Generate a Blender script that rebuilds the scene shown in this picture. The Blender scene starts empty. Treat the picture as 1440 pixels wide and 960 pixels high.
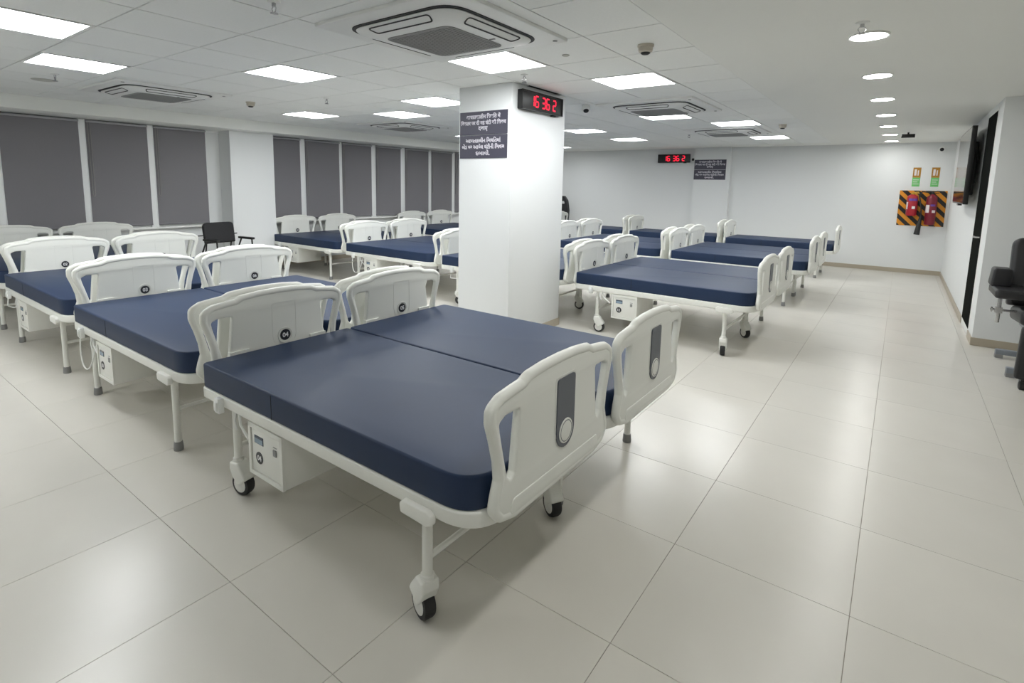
import bpy, bmesh, math, random
from mathutils import Vector, Matrix

scene = bpy.context.scene
COL = scene.collection
random.seed(7)
PI = math.pi

# ------------------------------------------------------------------ camera
CAM_H = 1.6
Rm = ((0.80295, 0.095753, -0.588304), (0.595752, -0.097903, 0.797179), (0.018736, -0.990579, -0.135657))
cam_data = bpy.data.cameras.new('camera')
cam = bpy.data.objects.new('camera', cam_data)
COL.objects.link(cam)
right = Vector([r[0] for r in Rm]); down = Vector([r[1] for r in Rm]); fwd = Vector([r[2] for r in Rm])
M = Matrix.Identity(4)
for i in range(3):
    M[i][0] = right[i]; M[i][1] = -down[i]; M[i][2] = -fwd[i]
M[2][3] = CAM_H
cam.matrix_world = M
cam_data.sensor_width = 36.0
cam_data.lens = 750.99 / 1440 * 36.0
cam_data.shift_x = (720 - 708.5) / 1440
cam_data.shift_y = (363.06 - 480) / 1440
cam_data.clip_start = 0.05
scene.camera = cam

# ------------------------------------------------------------------ world, exposure
world = bpy.data.worlds.new('world'); scene.world = world
world.use_nodes = True
world.node_tree.nodes['Background'].inputs[0].default_value = (0.02, 0.025, 0.035, 1)
world.node_tree.nodes['Background'].inputs[1].default_value = 1.0
scene.view_settings.view_transform = 'Standard'
scene.view_settings.look = 'None'
scene.view_settings.exposure = 0.17
scene.view_settings.gamma = 1.0
scene.view_settings.use_curve_mapping = False
scene.cycles.use_denoising = True
scene.cycles.max_bounces = 10
scene.cycles.diffuse_bounces = 6
scene.cycles.sample_clamp_indirect = 8.0
PANEL_EMIT = 22.0
SPOT_EMIT = 70.0

# ------------------------------------------------------------------ materials
MATS = {}
def mat(name, col=(0.8, 0.8, 0.8), rough=0.5, metal=0.0, spec=0.5, emit=None, estr=1.0, noise=None, bump=None, vary=0.0, coat=0.0):
    if name in MATS: return MATS[name]
    m = bpy.data.materials.new(name); m.use_nodes = True
    nt = m.node_tree; b = nt.nodes['Principled BSDF']
    b.inputs['Base Color'].default_value = (*col, 1)
    b.inputs['Roughness'].default_value = rough
    b.inputs['Metallic'].default_value = metal
    b.inputs['Specular IOR Level'].default_value = spec
    b.inputs['Coat Weight'].default_value = coat
    src = None
    tc = nt.nodes.new('ShaderNodeTexCoord')
    if noise:
        sc, amt, det = noise
        n = nt.nodes.new('ShaderNodeTexNoise'); n.inputs['Scale'].default_value = sc; n.inputs['Detail'].default_value = det
        nt.links.new(tc.outputs['Object'], n.inputs['Vector'])
        mr = nt.nodes.new('ShaderNodeMapRange'); mr.inputs['To Min'].default_value = 1 - amt; mr.inputs['To Max'].default_value = 1 + amt
        nt.links.new(n.outputs['Fac'], mr.inputs['Value'])
        src = mr.outputs['Result']
    if vary:
        oi = nt.nodes.new('ShaderNodeObjectInfo')
        mr2 = nt.nodes.new('ShaderNodeMapRange'); mr2.inputs['To Min'].default_value = 1 - vary; mr2.inputs['To Max'].default_value = 1 + vary
        nt.links.new(oi.outputs['Random'], mr2.inputs['Value'])
        if src is None: src = mr2.outputs['Result']
        else:
            mu = nt.nodes.new('ShaderNodeMath'); mu.operation = 'MULTIPLY'
            nt.links.new(src, mu.inputs[0]); nt.links.new(mr2.outputs['Result'], mu.inputs[1]); src = mu.outputs[0]
    if src is not None:
        hs = nt.nodes.new('ShaderNodeHueSaturation'); hs.inputs['Color'].default_value = (*col, 1)
        nt.links.new(src, hs.inputs['Value']); nt.links.new(hs.outputs['Color'], b.inputs['Base Color'])
    if bump:
        sc, st, dist = bump
        n = nt.nodes.new('ShaderNodeTexNoise'); n.inputs['Scale'].default_value = sc; n.inputs['Detail'].default_value = 3
        nt.links.new(tc.outputs['Object'], n.inputs['Vector'])
        bp = nt.nodes.new('ShaderNodeBump'); bp.inputs['Strength'].default_value = st; bp.inputs['Distance'].default_value = dist
        nt.links.new(n.outputs['Fac'], bp.inputs['Height']); nt.links.new(bp.outputs['Normal'], b.inputs['Normal'])
    if emit:
        b.inputs['Emission Color'].default_value = (*emit, 1); b.inputs['Emission Strength'].default_value = estr
    MATS[name] = m
    return m

mat('floor_tile', (0.635, 0.612, 0.56), 0.27, noise=(2.2, 0.05, 4), bump=(3.0, 0.05, 0.004), vary=0.02)
mat('grout', (0.30, 0.26, 0.21), 0.8)
mat('wall_paint', (0.76, 0.775, 0.775), 0.6, noise=(1.1, 0.012, 2))
mat('ceiling_tile', (0.86, 0.875, 0.86), 0.8, noise=(60, 0.03, 2), vary=0.012)
mat('ceiling_grid', (0.06, 0.06, 0.058), 0.9)
mat('gypsum', (0.83, 0.84, 0.81), 0.7, noise=(0.8, 0.012, 2))
mat('skirting', (0.42, 0.37, 0.29), 0.4)
mat('bed_white', (0.80, 0.80, 0.755), 0.35)
mat('bed_panel', (0.78, 0.785, 0.735), 0.38)
mat('navy_vinyl', (0.014, 0.030, 0.075), 0.50, spec=0.32, noise=(9, 0.06, 3), bump=(14, 0.06, 0.002))
mat('seam_navy', (0.008, 0.010, 0.016), 0.8)
mat('inlay_grey', (0.095, 0.105, 0.125), 0.4)
mat('badge_black', (0.02, 0.02, 0.025), 0.4)
mat('badge_white', (0.85, 0.85, 0.85), 0.5)
mat('rubber_grey', (0.25, 0.25, 0.25), 0.7)
mat('tyre_black', (0.015, 0.015, 0.016), 0.6)
mat('hub_white', (0.72, 0.72, 0.69), 0.4)
mat('lcd', (0.25, 0.34, 0.42), 0.2)
mat('lcd_dark', (0.06, 0.08, 0.11), 0.2)
mat('blind_grey', (0.205, 0.197, 0.212), 0.85, noise=(220, 0.08, 2))
mat('blind_bar', (0.42, 0.42, 0.44), 0.5)
mat('cord', (0.30, 0.29, 0.27), 0.7)
mat('white_plastic', (0.80, 0.81, 0.79), 0.4)
mat('beige_plastic', (0.55, 0.51, 0.43), 0.5)
mat('grille_grey', (0.28, 0.285, 0.28), 0.6)
mat('slot_black', (0.015, 0.015, 0.016), 0.6)
mat('black_fabric', (0.012, 0.012, 0.014), 0.7, bump=(200, 0.15, 0.001))
mat('black_leather', (0.016, 0.016, 0.018), 0.42)
mat('black_metal', (0.012, 0.012, 0.012), 0.4)
mat('black_gloss', (0.006, 0.006, 0.008), 0.08)
mat('dark_door', (0.006, 0.007, 0.006), 0.95, spec=0.03)
mat('chrome', (0.55, 0.55, 0.56), 0.25, metal=1.0)
mat('steel_grey', (0.22, 0.24, 0.27), 0.4, metal=0.3)
mat('sign_navy', (0.042, 0.040, 0.065), 0.45)
mat('sign_text', (0.62, 0.60, 0.66), 0.5)
mat('red_paint', (0.42, 0.015, 0.03), 0.3)
mat('dark_red_paint', (0.20, 0.012, 0.028), 0.3)
mat('label_white', (0.75, 0.72, 0.72), 0.5)
mat('label_blue', (0.12, 0.06, 0.35), 0.5)
mat('hazard_orange', (0.72, 0.28, 0.012), 0.5)
mat('hazard_black', (0.012, 0.010, 0.010), 0.5)
mat('sign_green', (0.16, 0.55, 0.16), 0.5)
mat('sign_brown', (0.42, 0.20, 0.02), 0.5)
mat('brass', (0.60, 0.36, 0.06), 0.35, metal=0.6)
mat('led_red', (0.5, 0.0, 0.02), 0.5, emit=(1.0, 0.012, 0.045), estr=1.6)
mat('panel_light', (1, 1, 1), 0.5, emit=(0.965, 0.99, 1.0), estr=PANEL_EMIT)
mat('spot_light', (1, 1, 1), 0.5, emit=(1.0, 1.0, 0.97), estr=SPOT_EMIT)
mat('window_white', (0.88, 0.89, 0.89), 0.4)
mat('hole_plate', (0.52, 0.52, 0.48), 0.6)

# ------------------------------------------------------------------ geometry helpers
class G:
    def __init__(s): s.v = []; s.f = []; s.m = []
    def poly(s, pts, faces, mi=0):
        o = len(s.v); s.v += [tuple(p) for p in pts]
        for f in faces: s.f.append([o + i for i in f]); s.m.append(mi)
        return s
    def box(s, x0, x1, y0, y1, z0, z1, mi=0):
        p = [(x0, y0, z0), (x1, y0, z0), (x1, y1, z0), (x0, y1, z0), (x0, y0, z1), (x1, y0, z1), (x1, y1, z1), (x0, y1, z1)]
        return s.poly(p, [(3, 2, 1, 0), (4, 5, 6, 7), (0, 1, 5, 4), (1, 2, 6, 5), (2, 3, 7, 6), (3, 0, 4, 7)], mi)
    def tube(s, path, r, n=10, mi=0, closed=False, cap=True):
        P = [Vector(p) for p in path]; k = len(P); o = len(s.v)
        up = None
        for i, p in enumerate(P):
            a = P[i - 1] if (i > 0 or closed) else p
            b = P[(i + 1) % k] if (i < k - 1 or closed) else p
            d = (b - a).normalized()
            if up is None: up = Vector((0, 0, 1)) if abs(d.z) < 0.9 else Vector((1, 0, 0))
            side = d.cross(up)
            if side.length < 1e-5: side = d.orthogonal()
            side.normalize(); up = side.cross(d).normalized()
            rr = r[i] if isinstance(r, (list, tuple)) else r
            for j in range(n):
                t = 2 * PI * j / n
                s.v.append(tuple(p + side * (rr * math.cos(t)) + up * (rr * math.sin(t))))
        rng = k if closed else k - 1
        for i in range(rng):
            a = o + i * n; b = o + ((i + 1) % k) * n
            for j in range(n):
                j2 = (j + 1) % n
                s.f.append([a + j, a + j2, b + j2, b + j]); s.m.append(mi)
        if cap and not closed:
            s.f.append([o + j for j in range(n)][::-1]); s.m.append(mi)
            e = o + (k - 1) * n; s.f.append([e + j for j in range(n)]); s.m.append(mi)
        return s
    def lathe(s, prof, n=24, c=(0, 0, 0), axis='z', mi=0):
        # prof: (r, h) pairs along axis
        o = len(s.v)
        for (r, h) in prof:
            for j in range(n):
                t = 2 * PI * j / n; a = r * math.cos(t); b = r * math.sin(t)
                p = {'z': (a, b, h), 'y': (b, h, a), 'x': (h, a, b)}[axis]
                s.v.append((c[0] + p[0], c[1] + p[1], c[2] + p[2]))
        for i in range(len(prof) - 1):
            for j in range(n):
                j2 = (j + 1) % n
                s.f.append([o + i * n + j, o + i * n + j2, o + (i + 1) * n + j2, o + (i + 1) * n + j])
                s.m.append(mi[i] if isinstance(mi, (list, tuple)) else mi)
        m0 = mi[0] if isinstance(mi, (list, tuple)) else mi; m1 = mi[-1] if isinstance(mi, (list, tuple)) else mi
        s.f.append([o + j for j in range(n)][::-1]); s.m.append(m0)
        e = o + (len(prof) - 1) * n; s.f.append([e + j for j in range(n)]); s.m.append(m1)
        return s
    def mesh_add(s, me, mi=0, T=None):
        o = len(s.v)
        for v in me.vertices:
            c = v.co if T is None else T @ v.co
            s.v.append(tuple(c))
        for p in me.polygons: s.f.append([o + i for i in p.vertices]); s.m.append(mi)
        return s
    def mesh(s, name, mats, smooth=True, bevel=0.0, seg=2, xf=None, angle=0.6):
        me = bpy.data.meshes.new(name)
        vs = s.v if xf is None else [tuple(xf @ Vector(v)) for v in s.v]
        me.from_pydata(vs, [], s.f)
        for mm in (mats if isinstance(mats, (list, tuple)) else [mats]): me.materials.append(MATS[mm])
        me.polygons.foreach_set('material_index', s.m)
        bm = bmesh.new(); bm.from_mesh(me)
        if bevel:
            ed = [e for e in bm.edges if e.is_manifold and e.calc_face_angle(0) > 0.5]
            bmesh.ops.bevel(bm, geom=ed, offset=bevel, segments=seg, affect='EDGES', profile=0.5, clamp_overlap=True)
        bmesh.ops.recalc_face_normals(bm, faces=bm.faces)
        bm.to_mesh(me); bm.free()
        if smooth:
            me.polygons.foreach_set('use_smooth', [True] * len(me.polygons))
            me.set_sharp_from_angle(angle=angle)
        me.update()
        return me

def obj(name, me, parent=None, loc=None, rot=None):
    o = bpy.data.objects.new(name, me); COL.objects.link(o)
    if parent: o.parent = parent
    if loc: o.location = loc
    if rot: o.rotation_euler = rot
    return o
def empty(name, loc=(0, 0, 0), rz=0.0):
    o = obj(name, None, None, loc, (0, 0, rz)); o.empty_display_size = 0.1; return o
def tag(o, label, cat, group=None, kind=None):
    o['label'] = label; o['category'] = cat
    if group: o['group'] = group
    if kind: o['kind'] = kind
    return o
def struct(name, me, label=None, cat=None):
    o = obj(name, me); o['kind'] = 'structure'
    if label: o['label'] = label; o['category'] = cat
    return o

def round_poly(pts, radii, seg=8):
    out = []; n = len(pts)
    for i in range(n):
        p = Vector(pts[i]); a = Vector(pts[i - 1]); b = Vector(pts[(i + 1) % n]); r = radii[i] if isinstance(radii, (list, tuple)) else radii
        if r <= 0: out.append(tuple(p)); continue
        d1 = (a - p); d2 = (b - p); l1 = d1.length; l2 = d2.length; d1 /= l1; d2 /= l2
        ang = d1.angle(d2); t = min(r / math.tan(ang / 2), l1 * 0.49, l2 * 0.49)
        s0 = p + d1 * t; s1 = p + d2 * t
        for k in range(seg + 1):
            u = k / seg
            out.append(tuple(s0 * (1 - u) ** 2 + p * 2 * u * (1 - u) + s1 * u * u))
    return out

def curve_mesh(loops, half, bev=0.0, res=3, T=None, mi=0, g=None):
    """filled 2D outline with holes, thickness 2*half, rounded edges -> appended to G"""
    c = bpy.data.curves.new('c', 'CURVE'); c.dimensions = '2D'; c.fill_mode = 'BOTH'
    c.extrude = max(half - bev, 0); c.bevel_depth = bev; c.bevel_resolution = res; c.offset = -bev
    for L in loops:
        sp = c.splines.new('POLY'); sp.points.add(len(L) - 1); sp.use_cyclic_u = True
        for q, p in zip(sp.points, L): q.co = (p[0], p[1], 0, 1)
    o = bpy.data.objects.new('c', c); COL.objects.link(o)
    dg = bpy.context.evaluated_depsgraph_get()
    me = bpy.data.meshes.new_from_object(o.evaluated_get(dg))
    bm = bmesh.new(); bm.from_mesh(me); bmesh.ops.remove_doubles(bm, verts=bm.verts, dist=1e-5); bm.to_mesh(me); bm.free()
    g = g or G(); g.mesh_add(me, mi, T)
    bpy.data.objects.remove(o); bpy.data.curves.remove(c); bpy.data.meshes.remove(me)
    return g

def text_into(g, body, size, T, mi, space=1.0, bold=0.0):
    c = bpy.data.curves.new('t', 'FONT'); c.body = body; c.size = size; c.align_x = 'CENTER'; c.align_y = 'CENTER'
    c.space_character = space; c.extrude = 0.0006; c.offset = bold; c.resolution_u = 3
    o = bpy.data.objects.new('t', c); COL.objects.link(o)
    dg = bpy.context.evaluated_depsgraph_get()
    me = bpy.data.meshes.new_from_object(o.evaluated_get(dg))
    xs = [v.co.x for v in me.vertices]; ys = [v.co.y for v in me.vertices]
    cx = (min(xs) + max(xs)) / 2; cy = (min(ys) + max(ys)) / 2
    g.mesh_add(me, mi, T @ Matrix.Translation((-cx, -cy, 0)))
    w = max(xs) - min(xs)
    bpy.data.objects.remove(o); bpy.data.curves.remove(c); bpy.data.meshes.remove(me)
    return w

# axis frames: columns are images of (u right, v up, w out)
def frame(o, u, v, w):
    m = Matrix.Identity(4)
    for i in range(3): m[i][0] = u[i]; m[i][1] = v[i]; m[i][2] = w[i]; m[i][3] = o[i]
    return m
def FX(x, y, z): return frame((x, y, z), (0, 1, 0), (0, 0, 1), (1, 0, 0))      # faces +x
def FNY(x, y, z): return frame((x, y, z), (1, 0, 0), (0, 0, 1), (0, -1, 0))    # faces -y

# ------------------------------------------------------------------ room shell
H = 2.575
XL, XR, YB, YN, XF, YF = -9.42, 0.74, 13.40, 7.45, 3.4, -3.2
CT, CX0, CY0 = 0.6335, -1.782, 1.973            # ceiling grid
FT, FX0, FY0 = 0.67115, -2.0227, 0.9290         # floor grid
CXL, CXR, CYB, CYF = -8.70, -1.25, 12.74, -0.561

floor = struct('floor', G().box(XL - 0.1, XF + 0.1, YF - 0.1, YB + 0.1, -0.08, -0.004).mesh('floor', 'grout', smooth=False))
def floor_tile_mesh(w, d):
    return G().box(0.0009, w - 0.0009, 0.0009, d - 0.0009, -0.010, 0).mesh('floor_tile', 'floor_tile', smooth=False, bevel=0.0008, seg=1)
TILE_M = {}
far = G()
def clip(a, b, lo, hi): return max(a, lo), min(b, hi)
i0 = math.floor((XL - FX0) / FT); i1 = math.ceil((XF - FX0) / FT)
j0 = math.floor((YF - FY0) / FT); j1 = math.ceil((YB - FY0) / FT)
ntile = 0
for j in range(j0, j1):
    for i in range(i0, i1):
        xa, xb = clip(FX0 + i * FT, FX0 + (i + 1) * FT, XL, XF)
        ya, yb = clip(FY0 + j * FT, FY0 + (j + 1) * FT, YF, YB)
        if xb - xa < 0.02 or yb - ya < 0.02: continue
        if xa > XR and ya > YN: continue
        near = 0.2 < yb and ya < 9.3 and xa < 2.1 and not (xb < -5.2 and yb < 0.6)
        if near and ntile < 300:
            key = (round(xb - xa, 3), round(yb - ya, 3))
            if key not in TILE_M: TILE_M[key] = floor_tile_mesh(xb - xa, yb - ya)
            obj('floor_tile', TILE_M[key], floor, (xa, ya, 0)); ntile += 1
        else:
            far.box(xa + 0.0012, xb - 0.0012, ya + 0.0012, yb - 0.0012, -0.010, 0)
ff = obj('floor_tile_field', far.mesh('floor_tile_field', 'floor_tile', smooth=False), floor); ff['kind'] = 'stuff'

# walls
wl = G().box(XL - 0.15, XL, YF, YB, 0, H + 0.3)
wl.box(XL, -9.05, 4.54, 5.31, 0, H)                                            # window pillar
struct('wall_left', wl.mesh('wall_left', 'wall_paint', smooth=False))
wb = G().box(XL - 0.15, XR + 0.2, YB, YB + 0.15, 0, H + 0.3)
wb.box(-4.10, -3.28, YB - 0.17, YB, 0, H)                                      # column on the end wall
struct('wall_back', wb.mesh('wall_back', 'wall_paint', smooth=False))
D0, D1, DZ = 7.86, 8.62, 2.49
wr = G().box(XR, XR + 0.14, D1, YB, 0, H + 0.3).box(XR, XR + 0.14, YN, D0, 0, H + 0.3).box(XR, XR + 0.14, D0, D1, DZ, H + 0.3)
struct('wall_right', wr.mesh('wall_right', 'wall_paint', smooth=False))
struct('wall_alcove', G().box(XR + 0.14, XF + 0.1, YN, YN + 0.14, 0, H + 0.3).mesh('wall_alcove', 'wall_paint', smooth=False))
struct('wall_side', G().box(XF, XF + 0.1, YF, YN, 0, H + 0.3).mesh('wall_side', 'wall_paint', smooth=False))
struct('wall_front', G().box(XL, XF, YF - 0.1, YF, 0, H + 0.3).mesh('wall_front', 'wall_paint', smooth=False))

# centre pillar
PX0, PX1, PY0, PY1 = -3.752, -3.085, 4.265, 5.27
pillar = struct('wall_pillar', G().box(PX0, PX1, PY0, PY1, 0, H).mesh('wall_pillar', 'wall_paint', bevel=0.004),
                'square white painted pillar standing between the bed rows', 'pillar')
# skirting boards
def skirt(name, segs):
    g = G()
    for (x0, x1, y0, y1) in segs: g.box(x0, x1, y0, y1, 0, 0.085)
    struct(name, g.mesh(name, 'skirting', bevel=0.003, seg=1))
skirt('baseboard_back', [(XL, -4.112, YB - 0.012, YB), (-4.112, -3.268, YB - 0.182, YB - 0.17), (-3.268, XR, YB - 0.012, YB)])
skirt('baseboard_right', [(XR - 0.012, XR, D1 + 0.04, YB), (XR - 0.012, XR, YN, D0 - 0.04)])
skirt('baseboard_alcove', [(XR - 0.012, XF, YN - 0.012, YN)])
skirt('baseboard_pillar', [(PX0 - 0.01, PX1 + 0.01, PY0 - 0.01, PY0), (PX0 - 0.01, PX1 + 0.01, PY1, PY1 + 0.01), (PX0 - 0.01, PX0, PY0, PY1), (PX1, PX1 + 0.01, PY0, PY1)])
skirt('baseboard_left', [(XL, XL + 0.012, YF, 4.528), (XL, XL + 0.012, 5.322, YB), (-9.05, -9.038, 4.528, 5.322), (XL, -9.038, 4.528, 4.54), (XL, -9.038, 5.31, 5.322)])

# door in the right wall
d = struct('door_1', G().box(XR - 0.006, XR + 0.05, D0, D1, 0.09, DZ).mesh('door_1', 'dark_door', smooth=False),
           'tall black door set in the right wall near the corner', 'door')
dj = G().box(XR - 0.003, XR + 0.14, D0 - 0.03, D0, 0, DZ + 0.03).box(XR - 0.003, XR + 0.14, D1, D1 + 0.03, 0, DZ + 0.03).box(XR - 0.003, XR + 0.14, D0, D1, DZ, DZ + 0.03).box(XR - 0.003, XR + 0.14, D0, D1, 0, 0.09)
obj('door_frame', dj.mesh('door_frame', 'white_plastic', bevel=0.003), d)
obj('door_handle', G().tube([(XR - 0.004, D0 + 0.09, 1.12), (XR - 0.045, D0 + 0.09, 1.12), (XR - 0.045, D0 + 0.2, 1.12)], 0.011, 8).mesh('door_handle', 'chrome'), d)

# ceiling
cg = G().box(CXL, CXR, CYF, CYB, H + 0.0141, H + 0.06)
ceiling = struct('ceiling', cg.mesh('ceiling', 'ceiling_grid', smooth=False))
gp = G()
gp.box(CXR, 0.80, YF, YB, H - 0.002, H + 0.1)
gp.box(XL, CXR, CYB, YB, H - 0.002, H + 0.1)
gp.box(XL, CXR, YF, CYF, H - 0.002, H + 0.1)
gp.box(0.80, XF, 6.85, YN, H - 0.002, H + 0.1)
gp.box(0.80, XF, YF, 6.85, H + 0.24, H + 0.3)
gp.box(0.80, 0.82, YF, 6.85, H + 0.1, H + 0.3).box(0.80, XF, 6.85, 6.87, H + 0.1, H + 0.3)
gyp = obj('gypsum_ceiling', gp.mesh('gypsum_ceiling', 'gypsum', smooth=False), ceiling)
bk = G().box(XL, CXL, YF, YB, H - 0.165, H + 0.1)
struct('trim_1', bk.mesh('trim_1', 'gypsum', bevel=0.004), 'white plaster bulkhead above the window blinds', 'bulkhead')

lights_ij = [(-5, -2), (-7, -1), (-5, 1), (-9, 4), (-7, 5), (-5, 4), (-2, 2), (-1, 4), (-5, 7), (-5, 10), (-5, 13), (-2, 8), (-1, 10), (-1, 14), (-9, 10), (-9, 15)]
cass_ij = [(-2, 0), (-9, 0), (-9, 6), (-2, 6), (-2, 11)]
skip = set(lights_ij)
for (i, j) in cass_ij: skip |= {(i, j), (i + 1, j), (i, j + 1), (i + 1, j + 1)}
CT_M = {}
for j in range(-4, 17):
    for i in range(-11, 1):
        if (i, j) in skip: continue
        xa, xb = clip(CX0 + i * CT, CX0 + (i + 1) * CT, CXL, CXR)
        ya, yb = CY0 + j * CT, CY0 + (j + 1) * CT
        if xa >= PX0 - 0.05 and xb <= PX1 + 0.05 and ya > PY0 and yb < PY1: continue
        key = round(xb - xa, 3)
        if key not in CT_M:
            CT_M[key] = G().box(0.005, xb - xa - 0.005, 0.005, CT - 0.005, 0, 0.014).mesh('ceiling_tile', 'ceiling_tile', smooth=False)
        obj('ceiling_tile', CT_M[key], ceiling, (xa, ya, H))

# ------------------------------------------------------------------ ceiling lights
pl_frame = G()
for a in ((0.006, CT - 0.006, 0.006, 0.030), (0.006, CT - 0.006, CT - 0.030, CT - 0.006), (0.006, 0.030, 0.030, CT - 0.030), (CT - 0.030, CT - 0.006, 0.030, CT - 0.030)):
    pl_frame.box(a[0], a[1], a[2], a[3], -0.004, 0.020)
pl_frame = pl_frame.mesh('light_frame', 'white_plastic', smooth=False)
pl_diff = G().box(0.030, CT - 0.030, 0.030, CT - 0.030, 0.004, 0.012).mesh('diffuser', 'panel_light', smooth=False)
LL = {(-5, -2): 'square LED ceiling panel farthest from the clock pillar, beyond the air conditioners',
      (-7, -1): 'square LED ceiling panel beside the air conditioner closest to the three-blind window',
      (-5, 1): 'square LED ceiling panel between the two air conditioners before the pillar',
      (-9, 4): 'square LED ceiling panel closest to the white window pillar',
      (-7, 5): 'square LED ceiling panel next to the air conditioner over the long blind wall',
      (-5, 4): 'square LED ceiling panel whose edge passes behind the clock pillar',
      (-2, 2): 'square LED ceiling panel touching the large air conditioner before the pillar',
      (-1, 4): 'square LED ceiling panel between the clock pillar and the plain ceiling strip',
      (-5, 7): 'square LED ceiling panel hidden behind the pillar, second from it',
      (-5, 10): 'square LED ceiling panel in the bed-side row, third from the end wall clock',
      (-5, 13): 'square LED ceiling panel closest to the red clock on the end wall',
      (-2, 8): 'square LED ceiling panel just past the air conditioner behind the clock pillar',
      (-1, 10): 'square LED ceiling panel before the air conditioner by the end wall column',
      (-1, 14): 'square LED ceiling panel closest to the end wall column sign',
      (-9, 10): 'square LED ceiling panel over the far blinds behind the pillar',
      (-9, 15): 'square LED ceiling panel in the corner over the black swivel chair'}
for (i, j) in lights_ij:
    t = empty('ceiling_light', (CX0 + i * CT, CY0 + j * CT, H))
    obj('light_frame', pl_frame, t); obj('diffuser', pl_diff, t)
    tag(t, LL[(i, j)], 'ceiling light', 'square LED ceiling panels')
# unseen panels added behind the camera to brighten the near floor
for (x, y, wh) in ((-5.1, -1.45, 'in the middle of the room'), (-7.5, -1.45, 'beside the window wall')):
    t = empty('ceiling_light', (x, y, H - 0.022))
    obj('light_frame', pl_frame, t); obj('diffuser', pl_diff, t)
    tag(t, 'unseen LED fill panel added on the plaster ceiling ' + wh, 'ceiling light', 'added LED fill panels')

ring = G().lathe([(0.07, 0.0), (0.112, 0.0), (0.115, -0.006), (0.107, -0.010), (0.099, -0.008), (0.097, 0.002)], 28).mesh('trim_ring', 'white_plastic')
disc = G().lathe([(0.098, -0.0075), (0.098, -0.0035)], 28).mesh('lens', 'spot_light')
ordn = ['first', 'second', 'third', 'fourth', 'fifth', 'sixth', 'seventh', 'eighth', 'ninth', 'tenth']
for k in range(10):  # those nearest the camera are out of view, added to light the foreground floor
    y = 12.74 - 1.427 * k
    t = empty('downlight', (-0.266, y, H - 0.002))
    obj('trim_ring', ring, t); obj('lens', disc, t)
    tag(t, '%s round downlight over the aisle counted from the extinguisher wall' % ordn[k], 'downlight', 'round downlights over the aisle')

# ------------------------------------------------------------------ air conditioner cassettes
def sq(w, r, seg=8): return round_poly([(-w, -w), (w, -w), (w, w), (-w, w)], r, seg)
FD = frame((0, 0, 0), (1, 0, 0), (0, -1, 0), (0, 0, -1))           # faces down, w = downwards
def FDz(z): return Matrix.Translation((0, 0, z)) @ FD
ac_plate = curve_mesh([sq(0.575, 0.015)], 0.012, 0.006, 2, FDz(-0.010)).mesh('face_plate', 'white_plastic')
ac_slot = curve_mesh([sq(0.455, 0.17), sq(0.415, 0.15)], 0.004, 0, 0, FDz(-0.0235)).mesh('air_slot', 'slot_black')
def loft(rings, g=None):
    g = g or G(); n = len(rings[0][0]); o = len(g.v)
    for (L, z) in rings: g.v += [(x, y, z) for x, y in L]
    for k in range(len(rings) - 1):
        for i in range(n):
            i2 = (i + 1) % n
            g.f.append([o + k * n + i, o + k * n + i2, o + (k + 1) * n + i2, o + (k + 1) * n + i]); g.m.append(0)
    for k in (0, len(rings) - 1): g.f.append([o + k * n + i for i in range(n)]); g.m.append(0)
    return g
ac_panel = loft([(sq(0.425, 0.15), -0.022), (sq(0.435, 0.155), -0.032), (sq(0.428, 0.152), -0.040), (sq(0.345, 0.12), -0.066), (sq(0.325, 0.11), -0.069)]).mesh('centre_panel', 'white_plastic')
gz = -0.0695
ac_grille = curve_mesh([sq(0.275, 0.07)], 0.003, 0, 0, FDz(gz))
for k in range(21):
    x = -0.25 + k * 0.025
    ac_grille.box(x - 0.004, x + 0.004, -0.245, 0.245, gz - 0.006, gz - 0.002)
ac_grille = ac_grille.mesh('intake_grille', 'grille_grey', smooth=False)
sl = math.atan2(0.026, 0.083)
Tl = frame((0, -0.3865, -0.0545), (1, 0, 0), (0, math.cos(sl), -math.sin(sl)), (0, -math.sin(sl), -math.cos(sl)))
lp = round_poly([(-0.265, -0.036), (0.265, -0.036), (0.235, 0.034), (-0.235, 0.034)], 0.03, 5)
li = round_poly([(-0.256, -0.028), (0.256, -0.028), (0.227, 0.026), (-0.227, 0.026)], 0.026, 5)
flap = curve_mesh([lp, li], 0.0018, 0, 0, Tl).mesh('louvre_outline', 'slot_black', smooth=False)
ac_fill = G().box(-CT + 0.004, CT - 0.004, -CT + 0.004, CT - 0.004, 0, 0.012).mesh('mounting_tile', 'ceiling_tile', smooth=False)
ac_led = G().box(-0.02, 0.02, -0.006, 0.006, -0.0735, -0.068).mesh('indicator', 'grille_grey', smooth=False)
ac_dots = G().lathe([(0.016, -0.026), (0.016, -0.02)], 14, (0.52, -0.50, 0)).lathe([(0.016, -0.026), (0.016, -0.02)], 14, (0.52, 0.50, 0)).mesh('corner_cap', 'grille_grey')
AL = ['large white ceiling air conditioner cassette just before the clock pillar', 'white ceiling air conditioner cassette in front of the three grey blinds before the window pillar',
      'white ceiling air conditioner cassette over the long run of blinds past the window pillar', 'white ceiling air conditioner cassette just behind the clock pillar near the aisle',
      'white ceiling air conditioner cassette closest to the end wall column']
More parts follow.
